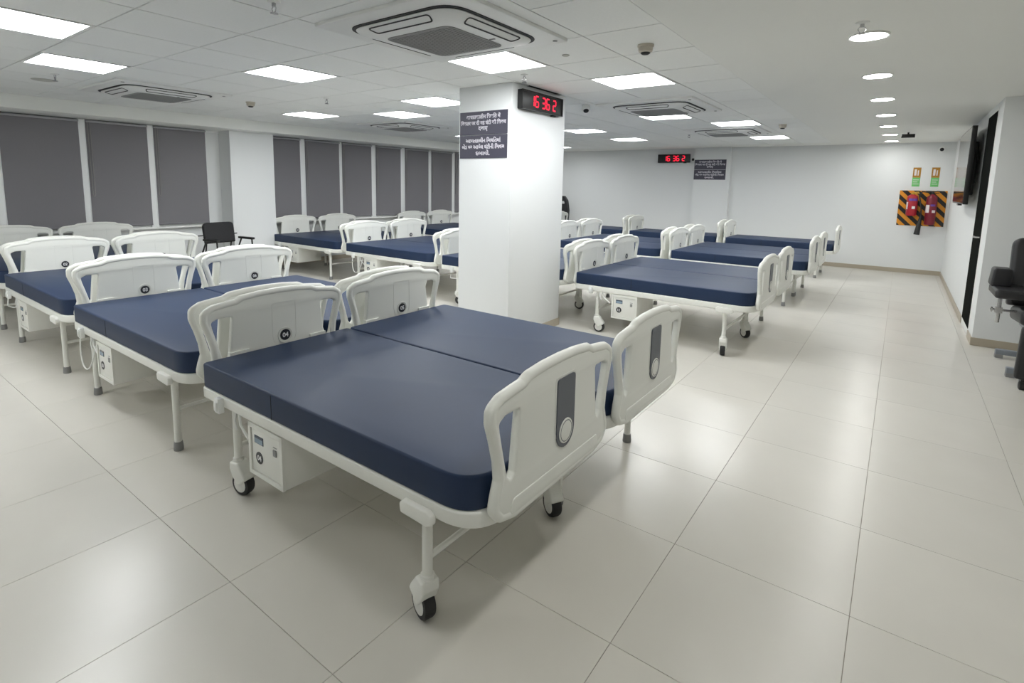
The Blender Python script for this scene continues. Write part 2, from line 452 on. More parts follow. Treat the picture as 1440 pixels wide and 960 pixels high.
for n, (i, j) in enumerate(cass_ij):
    t = empty('air_conditioner', (CX0 + (i + 1) * CT, CY0 + (j + 1) * CT, H))
    obj('mounting_tile', ac_fill, t)
    sub = (-0.05, 0.055, 0)
    obj('face_plate', ac_plate, t, sub); obj('air_slot', ac_slot, t, sub)
    cp = obj('centre_panel', ac_panel, t, sub); obj('intake_grille', ac_grille, t, sub); obj('indicator', ac_led, t, (sub[0] + 0.305, sub[1] + 0.1, 0))
    obj('corner_cap', ac_dots, t, sub)
    for a in range(4):
        obj('louvre', flap, t, sub, (0, 0, a * PI / 2))
    tag(t, AL[n], 'air conditioner', 'ceiling air conditioners')

# ------------------------------------------------------------------ small ceiling fittings
def smoke(x, y, label):
    t = empty('smoke_detector', (x, y, H))
    obj('base', G().lathe([(0.055, 0), (0.056, -0.012), (0.048, -0.016)], 22).mesh('base', 'beige_plastic'), t)
    obj('cap', G().lathe([(0.046, -0.014), (0.050, -0.024), (0.046, -0.045), (0.030, -0.052)], 22).mesh('cap', 'beige_plastic'), t)
    obj('sensor_vent', G().lathe([(0.030, -0.050), (0.033, -0.056), (0.022, -0.064)], 16).mesh('sensor_vent', 'slot_black'), t)
    tag(t, label, 'smoke detector', 'smoke detectors')
smoke(-1.52, 3.66, 'beige smoke detector beside the plain ceiling strip before the pillar')
smoke(-6.70, 3.65, 'beige smoke detector near the white window pillar')
smoke(-1.54, 9.05, 'beige smoke detector near the end wall column')
def sprinkler(x, y, label, z=H):
    t = empty('sprinkler', (x, y, z))
    obj('escutcheon', G().lathe([(0.036, 0), (0.034, -0.006), (0.014, -0.010)], 18).mesh('escutcheon', 'white_plastic'), t)
    g = G().lathe([(0.011, -0.008), (0.011, -0.028)], 10)
    for s in (-1, 1): g.tube([(s * 0.010, 0, -0.026), (s * 0.020, 0, -0.038), (s * 0.012, 0, -0.056), (0, 0, -0.062)], 0.0035, 6)
    obj('frame', g.mesh('frame', 'chrome'), t)
    obj('deflector', G().lathe([(0.020, -0.062), (0.022, -0.066)], 12).mesh('deflector', 'chrome'), t)
    tag(t, label, 'sprinkler', 'ceiling sprinklers')
sprinkler(-2.80, 4.05, 'fire sprinkler head between the pillar clock and ceiling panel')
sprinkler(-2.87, 1.72, 'fire sprinkler head beside the large air conditioner')
sprinkler(-6.64, 1.69, 'fire sprinkler head near the bulkhead over the three blinds')
sprinkler(-0.282, 3.84, 'fire sprinkler head right beside a round aisle downlight', H - 0.002)
sprinkler(-5.55, 3.95, 'fire sprinkler head near the ceiling panels by the window pillar')
sprinkler(-3.2, 9.9, 'fire sprinkler head next to the air conditioner by the end wall')
for (x, y, l) in ((-2.13, 3.62, 'small round ceiling cover plate between air conditioner and smoke detector'), (-7.14, 1.72, 'round ceiling speaker cover near the bulkhead over the blinds')):
    r = 0.10 if x < -5 else 0.028
    o = obj('cover_plate', G().lathe([(r, 0), (r, -0.004), (r * 0.8, -0.008)], 20).mesh('cover_plate', 'hole_plate'), None, (x, y, H)); tag(o, l, 'cover plate')
def camera_dev(loc, rot, label, roundcam=True):
    t = empty('security_camera', loc, 0); t.rotation_euler = rot
    obj('mount', G().lathe([(0.05, 0), (0.05, -0.02), (0.03, -0.03)], 18).mesh('mount', 'white_plastic'), t)
    obj('body', G().lathe([(0.03, -0.02), (0.048, -0.04), (0.052, -0.065), (0.040, -0.090)], 20).mesh('body', 'white_plastic'), t)
    obj('lens', G().lathe([(0.034, -0.086), (0.030, -0.098), (0.012, -0.104)], 18).mesh('lens', 'slot_black'), t)
    tag(t, label, 'camera', 'small security cameras')
camera_dev((-3.17, 5.90, H), (math.radians(-35), 0, math.radians(35)), 'white dome camera with black lens on ceiling behind the pillar clock')
camera_dev((0.52, YB, 2.43), (math.radians(-90), 0, 0), 'white camera with black lens in end wall corner over extinguishers')
camera_dev((-4.17, YB, 2.30), (math.radians(-90), 0, 0), 'small camera between the wall clock and the column sign')
t = empty('exit_sign', (-0.02, 11.05, H - 0.002))
obj('hanger', G().box(-0.012, 0.012, -0.01, 0.01, -0.03, 0).mesh('hanger', 'black_metal'), t)
obj('housing', G().box(-0.09, 0.09, -0.02, 0.02, -0.085, -0.028).mesh('housing', 'black_metal', bevel=0.004), t)
tag(t, 'small black box fitting hung under the aisle ceiling near the extinguishers', 'sign')

# ------------------------------------------------------------------ window blinds
BX = XL + 0.055
k9 = 9.36 / 9.0
ys = [(0.84, 1.60), (1.68, 2.486), (2.563, 3.304), (3.387, 4.1225), (5.08, 5.793), (5.897, 6.650), (6.718, 7.45), (7.564, 8.267), (8.394, 9.136), (9.231, 9.955), (10.06, 10.80), (10.90, 11.64)]
names = {0: 'fourth grey roller blind from the white window pillar, opposite the far blinds', 1: 'grey roller blind third from the window pillar in the three-blind group',
         2: 'grey roller blind in the middle of the three before the window pillar', 3: 'grey roller blind closest to the window pillar before the black armchair'}
SILL = 0.85
for n, (a, b) in enumerate(ys):
    a *= k9; b *= k9
    if n == 4: a = 5.33
    t = empty('roller_blind', (BX + 0.018, (a + b) / 2, SILL + 0.03)); w = (b - a) / 2
    top = H - 0.165 - (SILL + 0.03) - 0.004
    obj('fabric', G().box(-0.001, 0.001, -w, w, 0.02, top).mesh('fabric', 'blind_grey', smooth=False), t)
    obj('bottom_bar', G().box(-0.006, 0.008, -w, w, 0.0, 0.024).mesh('bottom_bar', 'blind_grey', bevel=0.003), t)
    obj('roller', G().tube([(0.018, -w, top - 0.022), (0.018, w, top - 0.022)], 0.016, 12).mesh('roller', 'blind_bar'), t)
    if n not in (0, 1):
        g = G(); yy = -w + 0.025
        zb = 0.45 if n < 7 else 0.5
        g.tube([(0.018, yy, top), (0.018, yy, zb + 0.03), (0.018, yy + 0.008, zb), (0.018, yy + 0.02, zb), (0.018, yy + 0.028, zb + 0.03), (0.018, yy + 0.028, top)], 0.0035, 6)
        obj('pull_chain', g.mesh('pull_chain', 'cord'), t)
    lab = names.get(n) or '%s grey roller blind past the white window pillar towards the end wall' % ordn[n - 4]
    tag(t, lab, 'blind', 'grey roller blinds')
sg = G().box(XL, XL + 0.10, YF, 4.54, SILL - 0.03, SILL).box(XL, XL + 0.10, 5.31, YB, SILL - 0.03, SILL)
sg.box(XL, XL + 0.03, YF, 4.54, SILL, SILL + 0.03).box(XL, XL + 0.03, 5.31, YB, SILL, SILL + 0.03)
wf = struct('window_1', G().box(XL, XL + 0.03, YF, YB, H - 0.20, H - 0.165).mesh('window_1', 'window_white', smooth=False), 'white window frame behind the row of grey blinds', 'window')
for (ya, yb) in zip(ys[:-1], ys[1:]):
    a = ya[1] * k9; b = yb[0] * k9
    if b - a > 0.5: continue
    obj('mullion', G().box(XL, BX + 0.012, a - 0.012, b + 0.012, SILL, H - 0.165).mesh('mullion', 'window_white', bevel=0.003), wf)
struct('trim_2', sg.mesh('trim_2', 'white_plastic', bevel=0.004), 'white window sill running under the grey blinds', 'window sill')

# ------------------------------------------------------------------ hospital beds
ML = {}                                             # shared bed meshes
ZT, ZM, ZF = 0.645, 0.518, 0.458                    # mattress top, mattress bottom, rail bottom
HW = 0.463
def zT(z): return Matrix.Translation((0, 0, z))
fr = round_poly([(-0.935, -HW - 0.002), (0.955, -HW - 0.002), (0.955, HW + 0.002), (-0.935, HW + 0.002)], [0.03, 0.17, 0.17, 0.03], 12)
ML['frame'] = curve_mesh([fr], (ZM - ZF) / 2, 0.010, 3, zT((ZM + ZF) / 2)).mesh('frame', 'bed_white')
m1 = round_poly([(-0.925, -HW), (0.935, -HW), (0.935, HW), (-0.925, HW)], [0.03, 0.15, 0.15, 0.03], 14)
ML['mattress'] = curve_mesh([m1], (ZT - ZM) / 2, 0.010, 3, zT((ZT + ZM) / 2)).mesh('mattress', 'navy_vinyl')
ML['side_seam'] = G().box(-0.263, -0.259, -HW - 0.0012, -HW + 0.01, ZM + 0.004, ZT - 0.008).box(-0.263, -0.259, HW - 0.01, HW + 0.0012, ZM + 0.004, ZT - 0.008).mesh('side_seam', 'seam_navy', smooth=False)

# end panel outline in (u, v), v measured from 0.52 m
half = [(0.30, -0.052), (0.385, -0.030), (0.418, 0.010), (0.405, 0.060), (0.388, 0.110), (0.396, 0.180), (0.418, 0.260), (0.442, 0.330), (0.440, 0.378), (0.395, 0.402), (0.320, 0.412), (0.262, 0.418), (0.225, 0.436), (0.12, 0.446)]
outl = [(-0.30, -0.052)] + half + [(0.0, 0.449)] + [(-u, v) for u, v in reversed(half[1:])]
outl = round_poly(outl, 0.03, 3)
slot = [(0.278, 0.334), (0.358, 0.334), (0.391, 0.318), (0.386, 0.288), (0.342, 0.117), (0.321, 0.092), (0.302, 0.114)]
slotR = round_poly(slot, 0.012, 3); slotL = [(-u, v) for u, v in reversed(slotR)]
pill_c = 0.03
def pill(w, v0, v1, n=14, r=0.018):
    out = []
    for k in range(n + 1):
        a = PI + PI * k / n
        out.append((pill_c + w * math.cos(a), v0 + w + w * math.sin(a)))
    top = round_poly([(pill_c + w, v0 + w), (pill_c + w, v1), (pill_c - w, v1), (pill_c - w, v0 + w)], [0, r, r, 0], 5)
    return out + top[1:-1]
def panel_mesh(sgn):
    """sgn=+1: plain outer side towards +x"""
    x0 = 0.965 * sgn
    T = frame((x0, 0, 0.52), (0, 1, 0), (0, 0, 1), (1, 0, 0))
    g = curve_mesh([outl, slotR, slotL], 0.017, 0.011, 3, T)
    rim = [(x0, u, 0.52 + v) for (u, v) in outl]
    rim = [(x0, u * 0.957, 0.52 + (v - 0.2) * 0.957 + 0.2) for (u, v) in outl]
    g.tube(rim, 0.0205, 12, closed=True)
    # moulded rib along the foot of the panel, both faces
    rb = round_poly([(-0.33, -0.036), (0.33, -0.036), (0.31, 0.022), (-0.31, 0.022)], 0.02, 4)
    curve_mesh([rb], 0.0205, 0.004, 2, T, g=g)
    # embossed outline towards the mattress
    a = pill(0.078, 0.095, 0.372); b = pill(0.072, 0.101, 0.366)
    curve_mesh([a, b], 0.0182, 0.0, 0, T, g=g)
    if sgn < 0:
        for s in (-1, 1): g.box(x0, x0 + 0.026, s * 0.25 - 0.055, s * 0.25 + 0.055, ZT - 0.02, ZT + 0.010)
    return g.mesh('panel', 'bed_panel')
ML['foot'] = panel_mesh(1); ML['head'] = panel_mesh(-1)
def inlay_mesh(sgn):
    x0 = 0.965 * sgn
    T = frame((x0 + sgn * 0.0190, 0, 0.52), (0, sgn, 0), (0, 0, 1), (sgn, 0, 0))
    g = curve_mesh([pill(0.066, 0.078, 0.362)], 0.003, 0.0, 0, T)
    n = 26
    c = (pill_c, 0.143)
    o1 = [(c[0] + 0.050 * math.cos(2 * PI * k / n), c[1] + 0.050 * math.sin(2 * PI * k / n)) for k in range(n)]
    curve_mesh([o1], 0.006, 0.002, 1, T, mi=1, g=g)
    o2 = [(c[0] + 0.040 * math.cos(2 * PI * k / n), c[1] + 0.040 * math.sin(2 * PI * k / n)) for k in range(n)]
    o3 = [(c[0] + 0.043 * math.cos(2 * PI * k / n), c[1] + 0.043 * math.sin(2 * PI * k / n)) for k in range(n)]
    curve_mesh([o3, o2], 0.0065, 0.0, 0, T, mi=0, g=g)
    return g.mesh('inlay', ['inlay_grey', 'bed_panel'])
ML['inlay_foot'] = inlay_mesh(1); ML['inlay_head'] = inlay_mesh(-1)

ML['leg_wheel'] = G().tube([(0, 0, ZF + 0.01), (0, 0, 0.165)], 0.0195, 14).mesh('leg', 'bed_white')
ML['leg_static'] = G().tube([(0, 0, ZF + 0.01), (0, 0, 0.03)], 0.0195, 14).mesh('leg', 'bed_white')
ML['foot_cap'] = G().lathe([(0.026, 0.0), (0.027, 0.01), (0.024, 0.052), (0.020, 0.054)], 14).mesh('rubber_foot', 'rubber_grey')
# castor, rolling towards +x locally, wheel trails to -x
hs = round_poly([(0.028, 0.178), (-0.030, 0.178), (-0.072, 0.125), (-0.088, 0.098), (-0.060, 0.082), (-0.045, 0.068), (-0.020, 0.062), (0.012, 0.100), (0.030, 0.140)], 0.012, 4)
T = frame((0, 0, 0), (1, 0, 0), (0, 0, 1), (0, -1, 0))
g = curve_mesh([hs], 0.036, 0.010, 3, T)
g.lathe([(0.026, 0.170), (0.026, 0.192), (0.022, 0.196)], 16)
ML['castor_housing'] = g.mesh('castor_housing', 'bed_white')
g = G()
g.lathe([(0.040, -0.024), (0.057, -0.022), (0.0605, -0.012), (0.0605, 0.012), (0.057, 0.022), (0.040, 0.024)], 28, (-0.030, 0, 0.0605), 'y', 0)
for s in (-1, 1):
    prof = [(0.043, s * 0.020), (0.041, s * 0.025), (0.020, s * 0.027), (0.012, s * 0.031)]
    g.lathe(prof, 24, (-0.030, 0, 0.0605), 'y', 1)
ML['wheel'] = g.mesh('wheel', ['tyre_black', 'hub_white'])
ML['crossbar'] = G().tube([(0, -0.43, 0.255), (0, 0.43, 0.255)], 0.012, 8).mesh('crossbar', 'bed_white')
bp = round_poly([(-0.075, -0.026), (0.055, -0.032), (0.078, -0.020), (0.078, 0.012), (0.055, 0.024), (-0.065, 0.024), (-0.08, 0.01)], 0.012, 4)
ML['buffer'] = curve_mesh([bp], 0.014, 0.006, 2, T).mesh('buffer', 'bed_white')
ML['box'] = G().box(-0.475, -0.185, -0.452, 0.0, 0.195, ZF + 0.003).mesh('control_box', 'bed_white', bevel=0.004)
bf = G()
for (x0, x1, z0, z1) in ((-0.475, -0.185, 0.195, 0.215), (-0.475, -0.185, 0.432, 0.455), (-0.475, -0.455, 0.195, 0.455), (-0.205, -0.185, 0.195, 0.455)):
    bf.box(x0, x1, -0.464, -0.450, z0, z1)
ML['box_bezel'] = bf.mesh('bezel', 'bed_white', smooth=False)
ML['box_door'] = G().box(-0.452, -0.208, -0.458, -0.450, 0.218, 0.429).mesh('door', 'bed_white', bevel=0.002)
sc_ = G().box(-0.425, -0.350, -0.4605, -0.456, 0.362, 0.400, 1).box(-0.421, -0.354, -0.4612, -0.459, 0.365, 0.388, 0)
ML['box_screen'] = sc_.mesh('screen', ['lcd', 'lcd_dark'], smooth=False)
ML['box_switch'] = G().box(-0.262, -0.238, -0.463, -0.456, 0.345, 0.375).box(-0.266, -0.234, -0.459, -0.456, 0.384, 0.388).mesh('switch', 'grille_grey', smooth=False)
sk = G().box(-0.745, -0.700, -0.492, -0.462, 0.432, 0.510).box(-0.738, -0.707, -0.500, -0.490, 0.445, 0.495)
ML['call_switch'] = sk.mesh('call_switch', 'white_plastic', bevel=0.005)
def cord_mesh(drop):
    p = [(-0.722, -0.485, 0.436), (-0.735, -0.490, 0.36), (-0.715, -0.488, 0.36 - drop * 0.8), (-0.66, -0.480, 0.36 - drop), (-0.585, -0.470, 0.36 - drop * 0.7), (-0.545, -0.45, 0.39), (-0.54, -0.42, 0.45)]
    # smooth the path
    for _ in range(2):
        q = [p[0]]
        for a, b in zip(p[:-1], p[1:]):
            a = Vector(a); b = Vector(b); q += [tuple(a * 0.75 + b * 0.25), tuple(a * 0.25 + b * 0.75)]
        q.append(p[-1]); p = q
    return G().tube(p, 0.005, 6).mesh('cord', 'white_plastic')
ML['cord_long'] = cord_mesh(0.16); ML['cord_short'] = cord_mesh(0.0)
ML['strap'] = G().tube([(-0.60, -0.44, 0.45), (-0.57, -0.45, 0.40), (-0.50, -0.45, 0.35)], 0.007, 6).tube([(-0.63, -0.44, 0.45), (-0.615, -0.455, 0.41), (-0.60, -0.455, 0.37)], 0.006, 6).mesh('cable_tie', 'white_plastic')

BADGE = {}
def badge_meshes(num):
    if num in BADGE: return BADGE[num]
    out = []
    for (T, r) in ((frame((-0.965 + 0.0195, pill_c, 0.52 + 0.168), (0, 1, 0), (0, 0, 1), (1, 0, 0)), 0.033),
                   (frame((-0.388, -0.4585, 0.292), (1, 0, 0), (0, 0, 1), (0, -1, 0)), 0.030)):
        n = 22; g = G()
        circ = [(r * math.cos(2 * PI * k / n), r * math.sin(2 * PI * k / n)) for k in range(n)]
        curve_mesh([circ], 0.0015, 0, 0, T, 0, g)
        text_into(g, num, r * 1.2, T @ Matrix.Translation((0, 0, 0.0018)), 1, 0.95, 0.0008)
        if r > 0.031:   # raised ring around it
            a = [(0.047 * math.cos(2 * PI * k / n), 0.047 * math.sin(2 * PI * k / n)) for k in range(n)]
            b = [(0.041 * math.cos(2 * PI * k / n), 0.041 * math.sin(2 * PI * k / n)) for k in range(n)]
            curve_mesh([a, b], 0.0018, 0, 0, T, 2, g)
        out.append(g.mesh('badge', ['badge_black', 'badge_white', 'bed_panel'], smooth=False))
    BADGE[num] = out
    return out

WD = {(1, -1): -18, (1, 1): 150, (-1, -1): 190, (-1, 1): 190}
WD2 = {(1, -1): -78, (1, 1): 140, (-1, -1): 188, (-1, 1): 150}      # castor headings
def make_bed(x, y, num, wheels, label, detail=True, cord='short', rz=0.0, side=-1):
    t = empty('hospital_bed', (x, y, 0), rz)
    obj('bed_frame', ML['frame'], t)
    mt = obj('mattress', ML['mattress'], t); sm = obj('side_seam', ML['side_seam'], mt); sm['kind'] = 'stuff'
    hb, bb = badge_meshes(num)
    hp = obj('head_panel', ML['head'], t); obj('number_badge', hb, hp); obj('inlay', ML['inlay_head'], hp)
    fp = obj('foot_panel', ML['foot'], t); fi = obj('inlay', ML['inlay_foot'], fp); fi['label'] = 'dark grey inlay with white ring'
    for sx in (1, -1):
        obj('crossbar', ML['crossbar'], t, (0.69 if sx > 0 else -0.66, 0, 0))
        for sy in (-1, 1):
            lx = 0.69 if sx > 0 else -0.66; ly = sy * 0.425
            lg = obj('leg', ML['leg_wheel' if wheels else 'leg_static'], t, (lx, ly, 0))
            if wheels:
                a = math.radians((WD if num == '04' else WD2)[(sx, sy)] + (0 if num in ('04', '12') else 60))
                obj('castor_housing', ML['castor_housing'], lg, None, (0, 0, a)); obj('wheel', ML['wheel'], lg, None, (0, 0, a))
            else:
                obj('rubber_foot', ML['foot_cap'], lg)
            if detail and sy == side and sx > 0: obj('buffer', ML['buffer'], t, (lx, sy * (HW + 0.012), 0.462), (0, 0, 0 if sy < 0 else PI))
    cb = obj('control_box', ML['box'], t)
    if detail:
        obj('bezel', ML['box_bezel'], cb); obj('door', ML['box_door'], cb); obj('screen', ML['box_screen'], cb)
        obj('switch', ML['box_switch'], cb)
        if side < 0: obj('number_badge', bb, cb)
        cs = obj('call_switch', ML['call_switch'], t); co = obj('cord', ML['cord_' + cord], t) if cord else cs; ct = obj('cable_tie', ML['strap'], t)
        if side > 0:
            for q in (cb, cs, co, ct): q.scale = (1, -1, 1)
    elif side > 0: cb.scale = (1, -1, 1)
    tag(t, label, 'hospital bed', 'hospital beds in pairs')
    return t

CXS = {'A': -1.950, 'B': -4.015, 'C': -6.080, 'D': -8.145}
CN = {'A': 'beside the open aisle', 'B': 'second from the aisle', 'C': 'third from the aisle', 'D': 'at the window wall'}
ROWS = [(1, 1.700, 2.637, 'row before pillar'), (2, 5.730, 6.667, 'row beside pillar'), (3, 8.66, 9.597, 'row behind pillar')]
nums = {1: {'A': ('04', '05'), 'B': ('03', '06'), 'C': ('02', '07'), 'D': ('01', '08')},
        2: {'A': ('12', '13'), 'B': ('11', '14'), 'C': ('10', '15'), 'D': ('09', '16')},
        3: {'A': ('20', '21'), 'B': ('19', '22'), 'C': ('18', '23'), 'D': ('17', '24')}}
wheel_beds = {(1, 'A', 0), (2, 'A', 0), (2, 'B', 0), (3, 'B', 0)}
for (r, ya, yb, rn) in ROWS:
    for c in 'ABCD':
        for k, y in enumerate((ya, yb)):
            num = nums[r][c][k]
            hv = 'pair half nearer the extinguisher wall' if k else 'pair half away from extinguisher wall'
            wh = (r, c, k) in wheel_beds
            kind = 'wheeled' if wh else 'footed'
            dx = {1: 0.0, 2: 0.0, 3: 0.06}[r]
            make_bed(CXS[c] + dx, y, num, wh, 'navy %s bed %s, %s, %s' % (kind, CN[c], hv, rn), detail=(r < 3), cord='long' if (r, c) in ((1, 'B'), (2, 'C')) else None if c == 'A' else 'short', side=(1 if k else -1))
for c, num in (('A', '27'), ('B', '26'), ('C', '25')):
    make_bed(CXS[c] + 0.09, 11.75, num, False, 'single navy hospital bed along the end wall, %s' % CN[c], detail=False)

# ------------------------------------------------------------------ clocks
SEG = {'0': 'abcdef', '1': 'bc', '2': 'abged', '3': 'abgcd', '4': 'fgbc', '5': 'afgcd', '6': 'afgedc', '7': 'abc', '8': 'abcdefg', '9': 'abcdfg'}
def digits(text, h, T):
    g = G(); w = h * 0.52; th = h * 0.125; x = 0
    q = {'a': (0, h, w, h), 'b': (w, h / 2, w, h), 'c': (w, 0, w, h / 2), 'd': (0, 0, w, 0), 'e': (0, 0, 0, h / 2), 'f': (0, h / 2, 0, h), 'g': (0, h / 2, w, h / 2)}
    pos = []
    for ch in text:
        if ch == ' ': x += h * 0.46; continue
        for s in SEG[ch]:
            x0, y0, x1, y1 = q[s]
            if y0 == y1: r = (x + x0 + th * 0.3, x + x1 - th * 0.3, y0 - th / 2, y0 + th / 2)
            else: r = (x + x0 - th / 2, x + x0 + th / 2, y0 + th * 0.3, y1 - th * 0.3)
            pos.append(r)
        x += w + h * 0.26
    tw = w
    for r in pos:
        p = [(r[0] - tw / 2, r[2] - h / 2), (r[1] - tw / 2, r[2] - h / 2), (r[1] - tw / 2, r[3] - h / 2), (r[0] - tw / 2, r[3] - h / 2)]
        v = [T @ Vector((a, b, 0)) for a, b in p] + [T @ Vector((a, b, 0.0015)) for a, b in p]
        g.poly(v, [(3, 2, 1, 0), (4, 5, 6, 7), (0, 1, 5, 4), (1, 2, 6, 5), (2, 3, 7, 6), (3, 0, 4, 7)])
    return g
def clock(T, w, h, label):
    t = empty('digital_clock', (0, 0, 0)); t.matrix_world = T
    obj('housing', G().box(-w / 2, w / 2, -h / 2, h / 2, 0, 0.055).mesh('housing', 'black_metal', bevel=0.006), t)
    bz = G()
    for (a, b, c, e) in ((-w / 2, w / 2, -h / 2, -h / 2 + 0.014), (-w / 2, w / 2, h / 2 - 0.014, h / 2), (-w / 2, -w / 2 + 0.014, -h / 2, h / 2), (w / 2 - 0.014, w / 2, -h / 2, h / 2)):
        bz.box(a, b, c, e, 0.052, 0.062)
    obj('bezel', bz.mesh('bezel', 'black_metal', smooth=False), t)
    hd = h * 0.56; xx = -0.03 - hd * 1.90
    for ch in '16 36 2':
        if ch == ' ': xx += hd * 0.46; continue
        dg = obj('red_digit', digits(ch, hd, Matrix.Translation((xx + hd * 0.26, 0, 0.0553))).mesh('red_digit', 'led_red', smooth=False), t)
        dg['label'] = 'glowing red digit ' + ch
        xx += hd * 0.78
    obj('bracket', G().box(w / 2 - 0.16, w / 2 - 0.09, -h / 2 - 0.012, -h / 2, 0, 0.03).mesh('bracket', 'black_metal', smooth=False), t)
    tag(t, label, 'clock', 'red digital clocks')
clock(FX(PX1, 4.735, 2.432), 0.765, 0.182, 'black digital clock with red digits on the white pillar')
clock(FNY(-4.66, YB, 2.335), 0.80, 0.205, 'black digital clock with red digits on the end wall')

# ------------------------------------------------------------------ bilingual signs
HIN = ['आपातकालीन स्थिति में', 'बिस्तर पर दी गई घंटी की स्विच', 'दबाए']
GUJ = ['આપાતકાલીન સ્થિતિમાં', 'બેડ પર આપેલ ઘંટીની સ્વિચ', 'દબાવો.']
def vis(s):
    # draw order: the short-i sign goes before its consonant cluster; joined letters keep their stem
    out = list(s); res = []
    for ch in out:
        if ch in '\u093f\u0abf':
            k = len(res) - 1
            while k >= 2 and res[k - 1] in '\u094d\u0acd': k -= 2
            res.insert(k, ch)
        else: res.append(ch)
    return ''.join(c for c in res if c not in '\u094d\u0acd')
def sign(T, w, h, label):
    t = empty('wall_sign', (0, 0, 0)); t.matrix_world = T
    for k, (lines, cy) in enumerate(((HIN, h * 0.252), (GUJ, -h * 0.252))):
        p = obj('sign_board', G().box(-w / 2, w / 2, cy - h * 0.247, cy + h * 0.247, 0, 0.006).mesh('sign_board', 'sign_navy', smooth=False), t)
        g = G()
        for li, (ln, fw) in enumerate(zip(lines, ((0.72, 0.95, 0.20), (0.74, 0.90, 0.30))[k])):
            g2 = G(); I = Matrix.Identity(4)
            tw = text_into(g2, vis(ln), h * 0.105, I, 0, 1.0, h * 0.0035)
            s = fw * w / tw
            y = cy + h * 0.145 - li * h * 0.135
            sy = min(s, 1.15) if s > 1 else 1.0
            for q, (a, b, c) in enumerate(g2.v): g2.v[q] = (a * s, b * sy + y, c + 0.0068)
            o = len(g.v); g.v += g2.v; g.f += [[o + i for i in f] for f in g2.f]; g.m += g2.m
        obj('lettering', g.mesh('lettering', 'sign_text', smooth=False), p)
    tag(t, label, 'sign', 'dark bilingual emergency bell signs')
sign(FNY((-3.738 - 3.128) / 2, PY0, 2.095), 0.605, 0.462, 'dark navy sign with white Hindi and Gujarati text on the white pillar')
sign(FNY(-3.735, YB - 0.17, 2.055), 0.73, 0.47, 'dark navy sign with white Hindi and Gujarati text on end wall column')

# ------------------------------------------------------------------ fire extinguishers
t = empty('hazard_board', (0.32, YB - 0.003, 1.30))
bw, bh = 0.37, 0.345
obj('board', G().box(-bw, bw, -0.010, 0, -bh, bh).mesh('board', 'hazard_orange', smooth=False), t)
def clip_poly(poly, f):
    out = []
    for i in range(len(poly)):
        a, b = poly[i - 1], poly[i]; fa, fb = f(a), f(b)
        if (fa >= 0) != (fb >= 0):
            u = fa / (fa - fb); out.append((a[0] + (b[0] - a[0]) * u, a[1] + (b[1] - a[1]) * u))
        if fb >= 0: out.append(b)
    return out
g = G()
for k in range(-6, 7):
    c0 = k * 0.19
    P_ = [(-2, 2 + c0), (2, -2 + c0), (2, -2 + c0 + 0.095), (-2, 2 + c0 + 0.095)]
    for f in (lambda p: p[0] + bw, lambda p: bw - p[0], lambda p: p[1] + bh, lambda p: bh - p[1]):
        if P_: P_ = clip_poly(P_, f)
    if len(P_) >= 3:
        n = len(P_)
        v = [(a, -0.0105, b) for a, b in P_] + [(a, -0.0125, b) for a, b in P_]
        g.poly(v, [tuple(range(n)), tuple(range(2 * n - 1, n - 1, -1))] + [(i, (i + 1) % n, n + (i + 1) % n, n + i) for i in range(n)])
obj('black_stripes', g.mesh('black_stripes', 'hazard_black', smooth=False), t)
tag(t, 'orange and black striped board behind the two fire extinguishers', 'board')

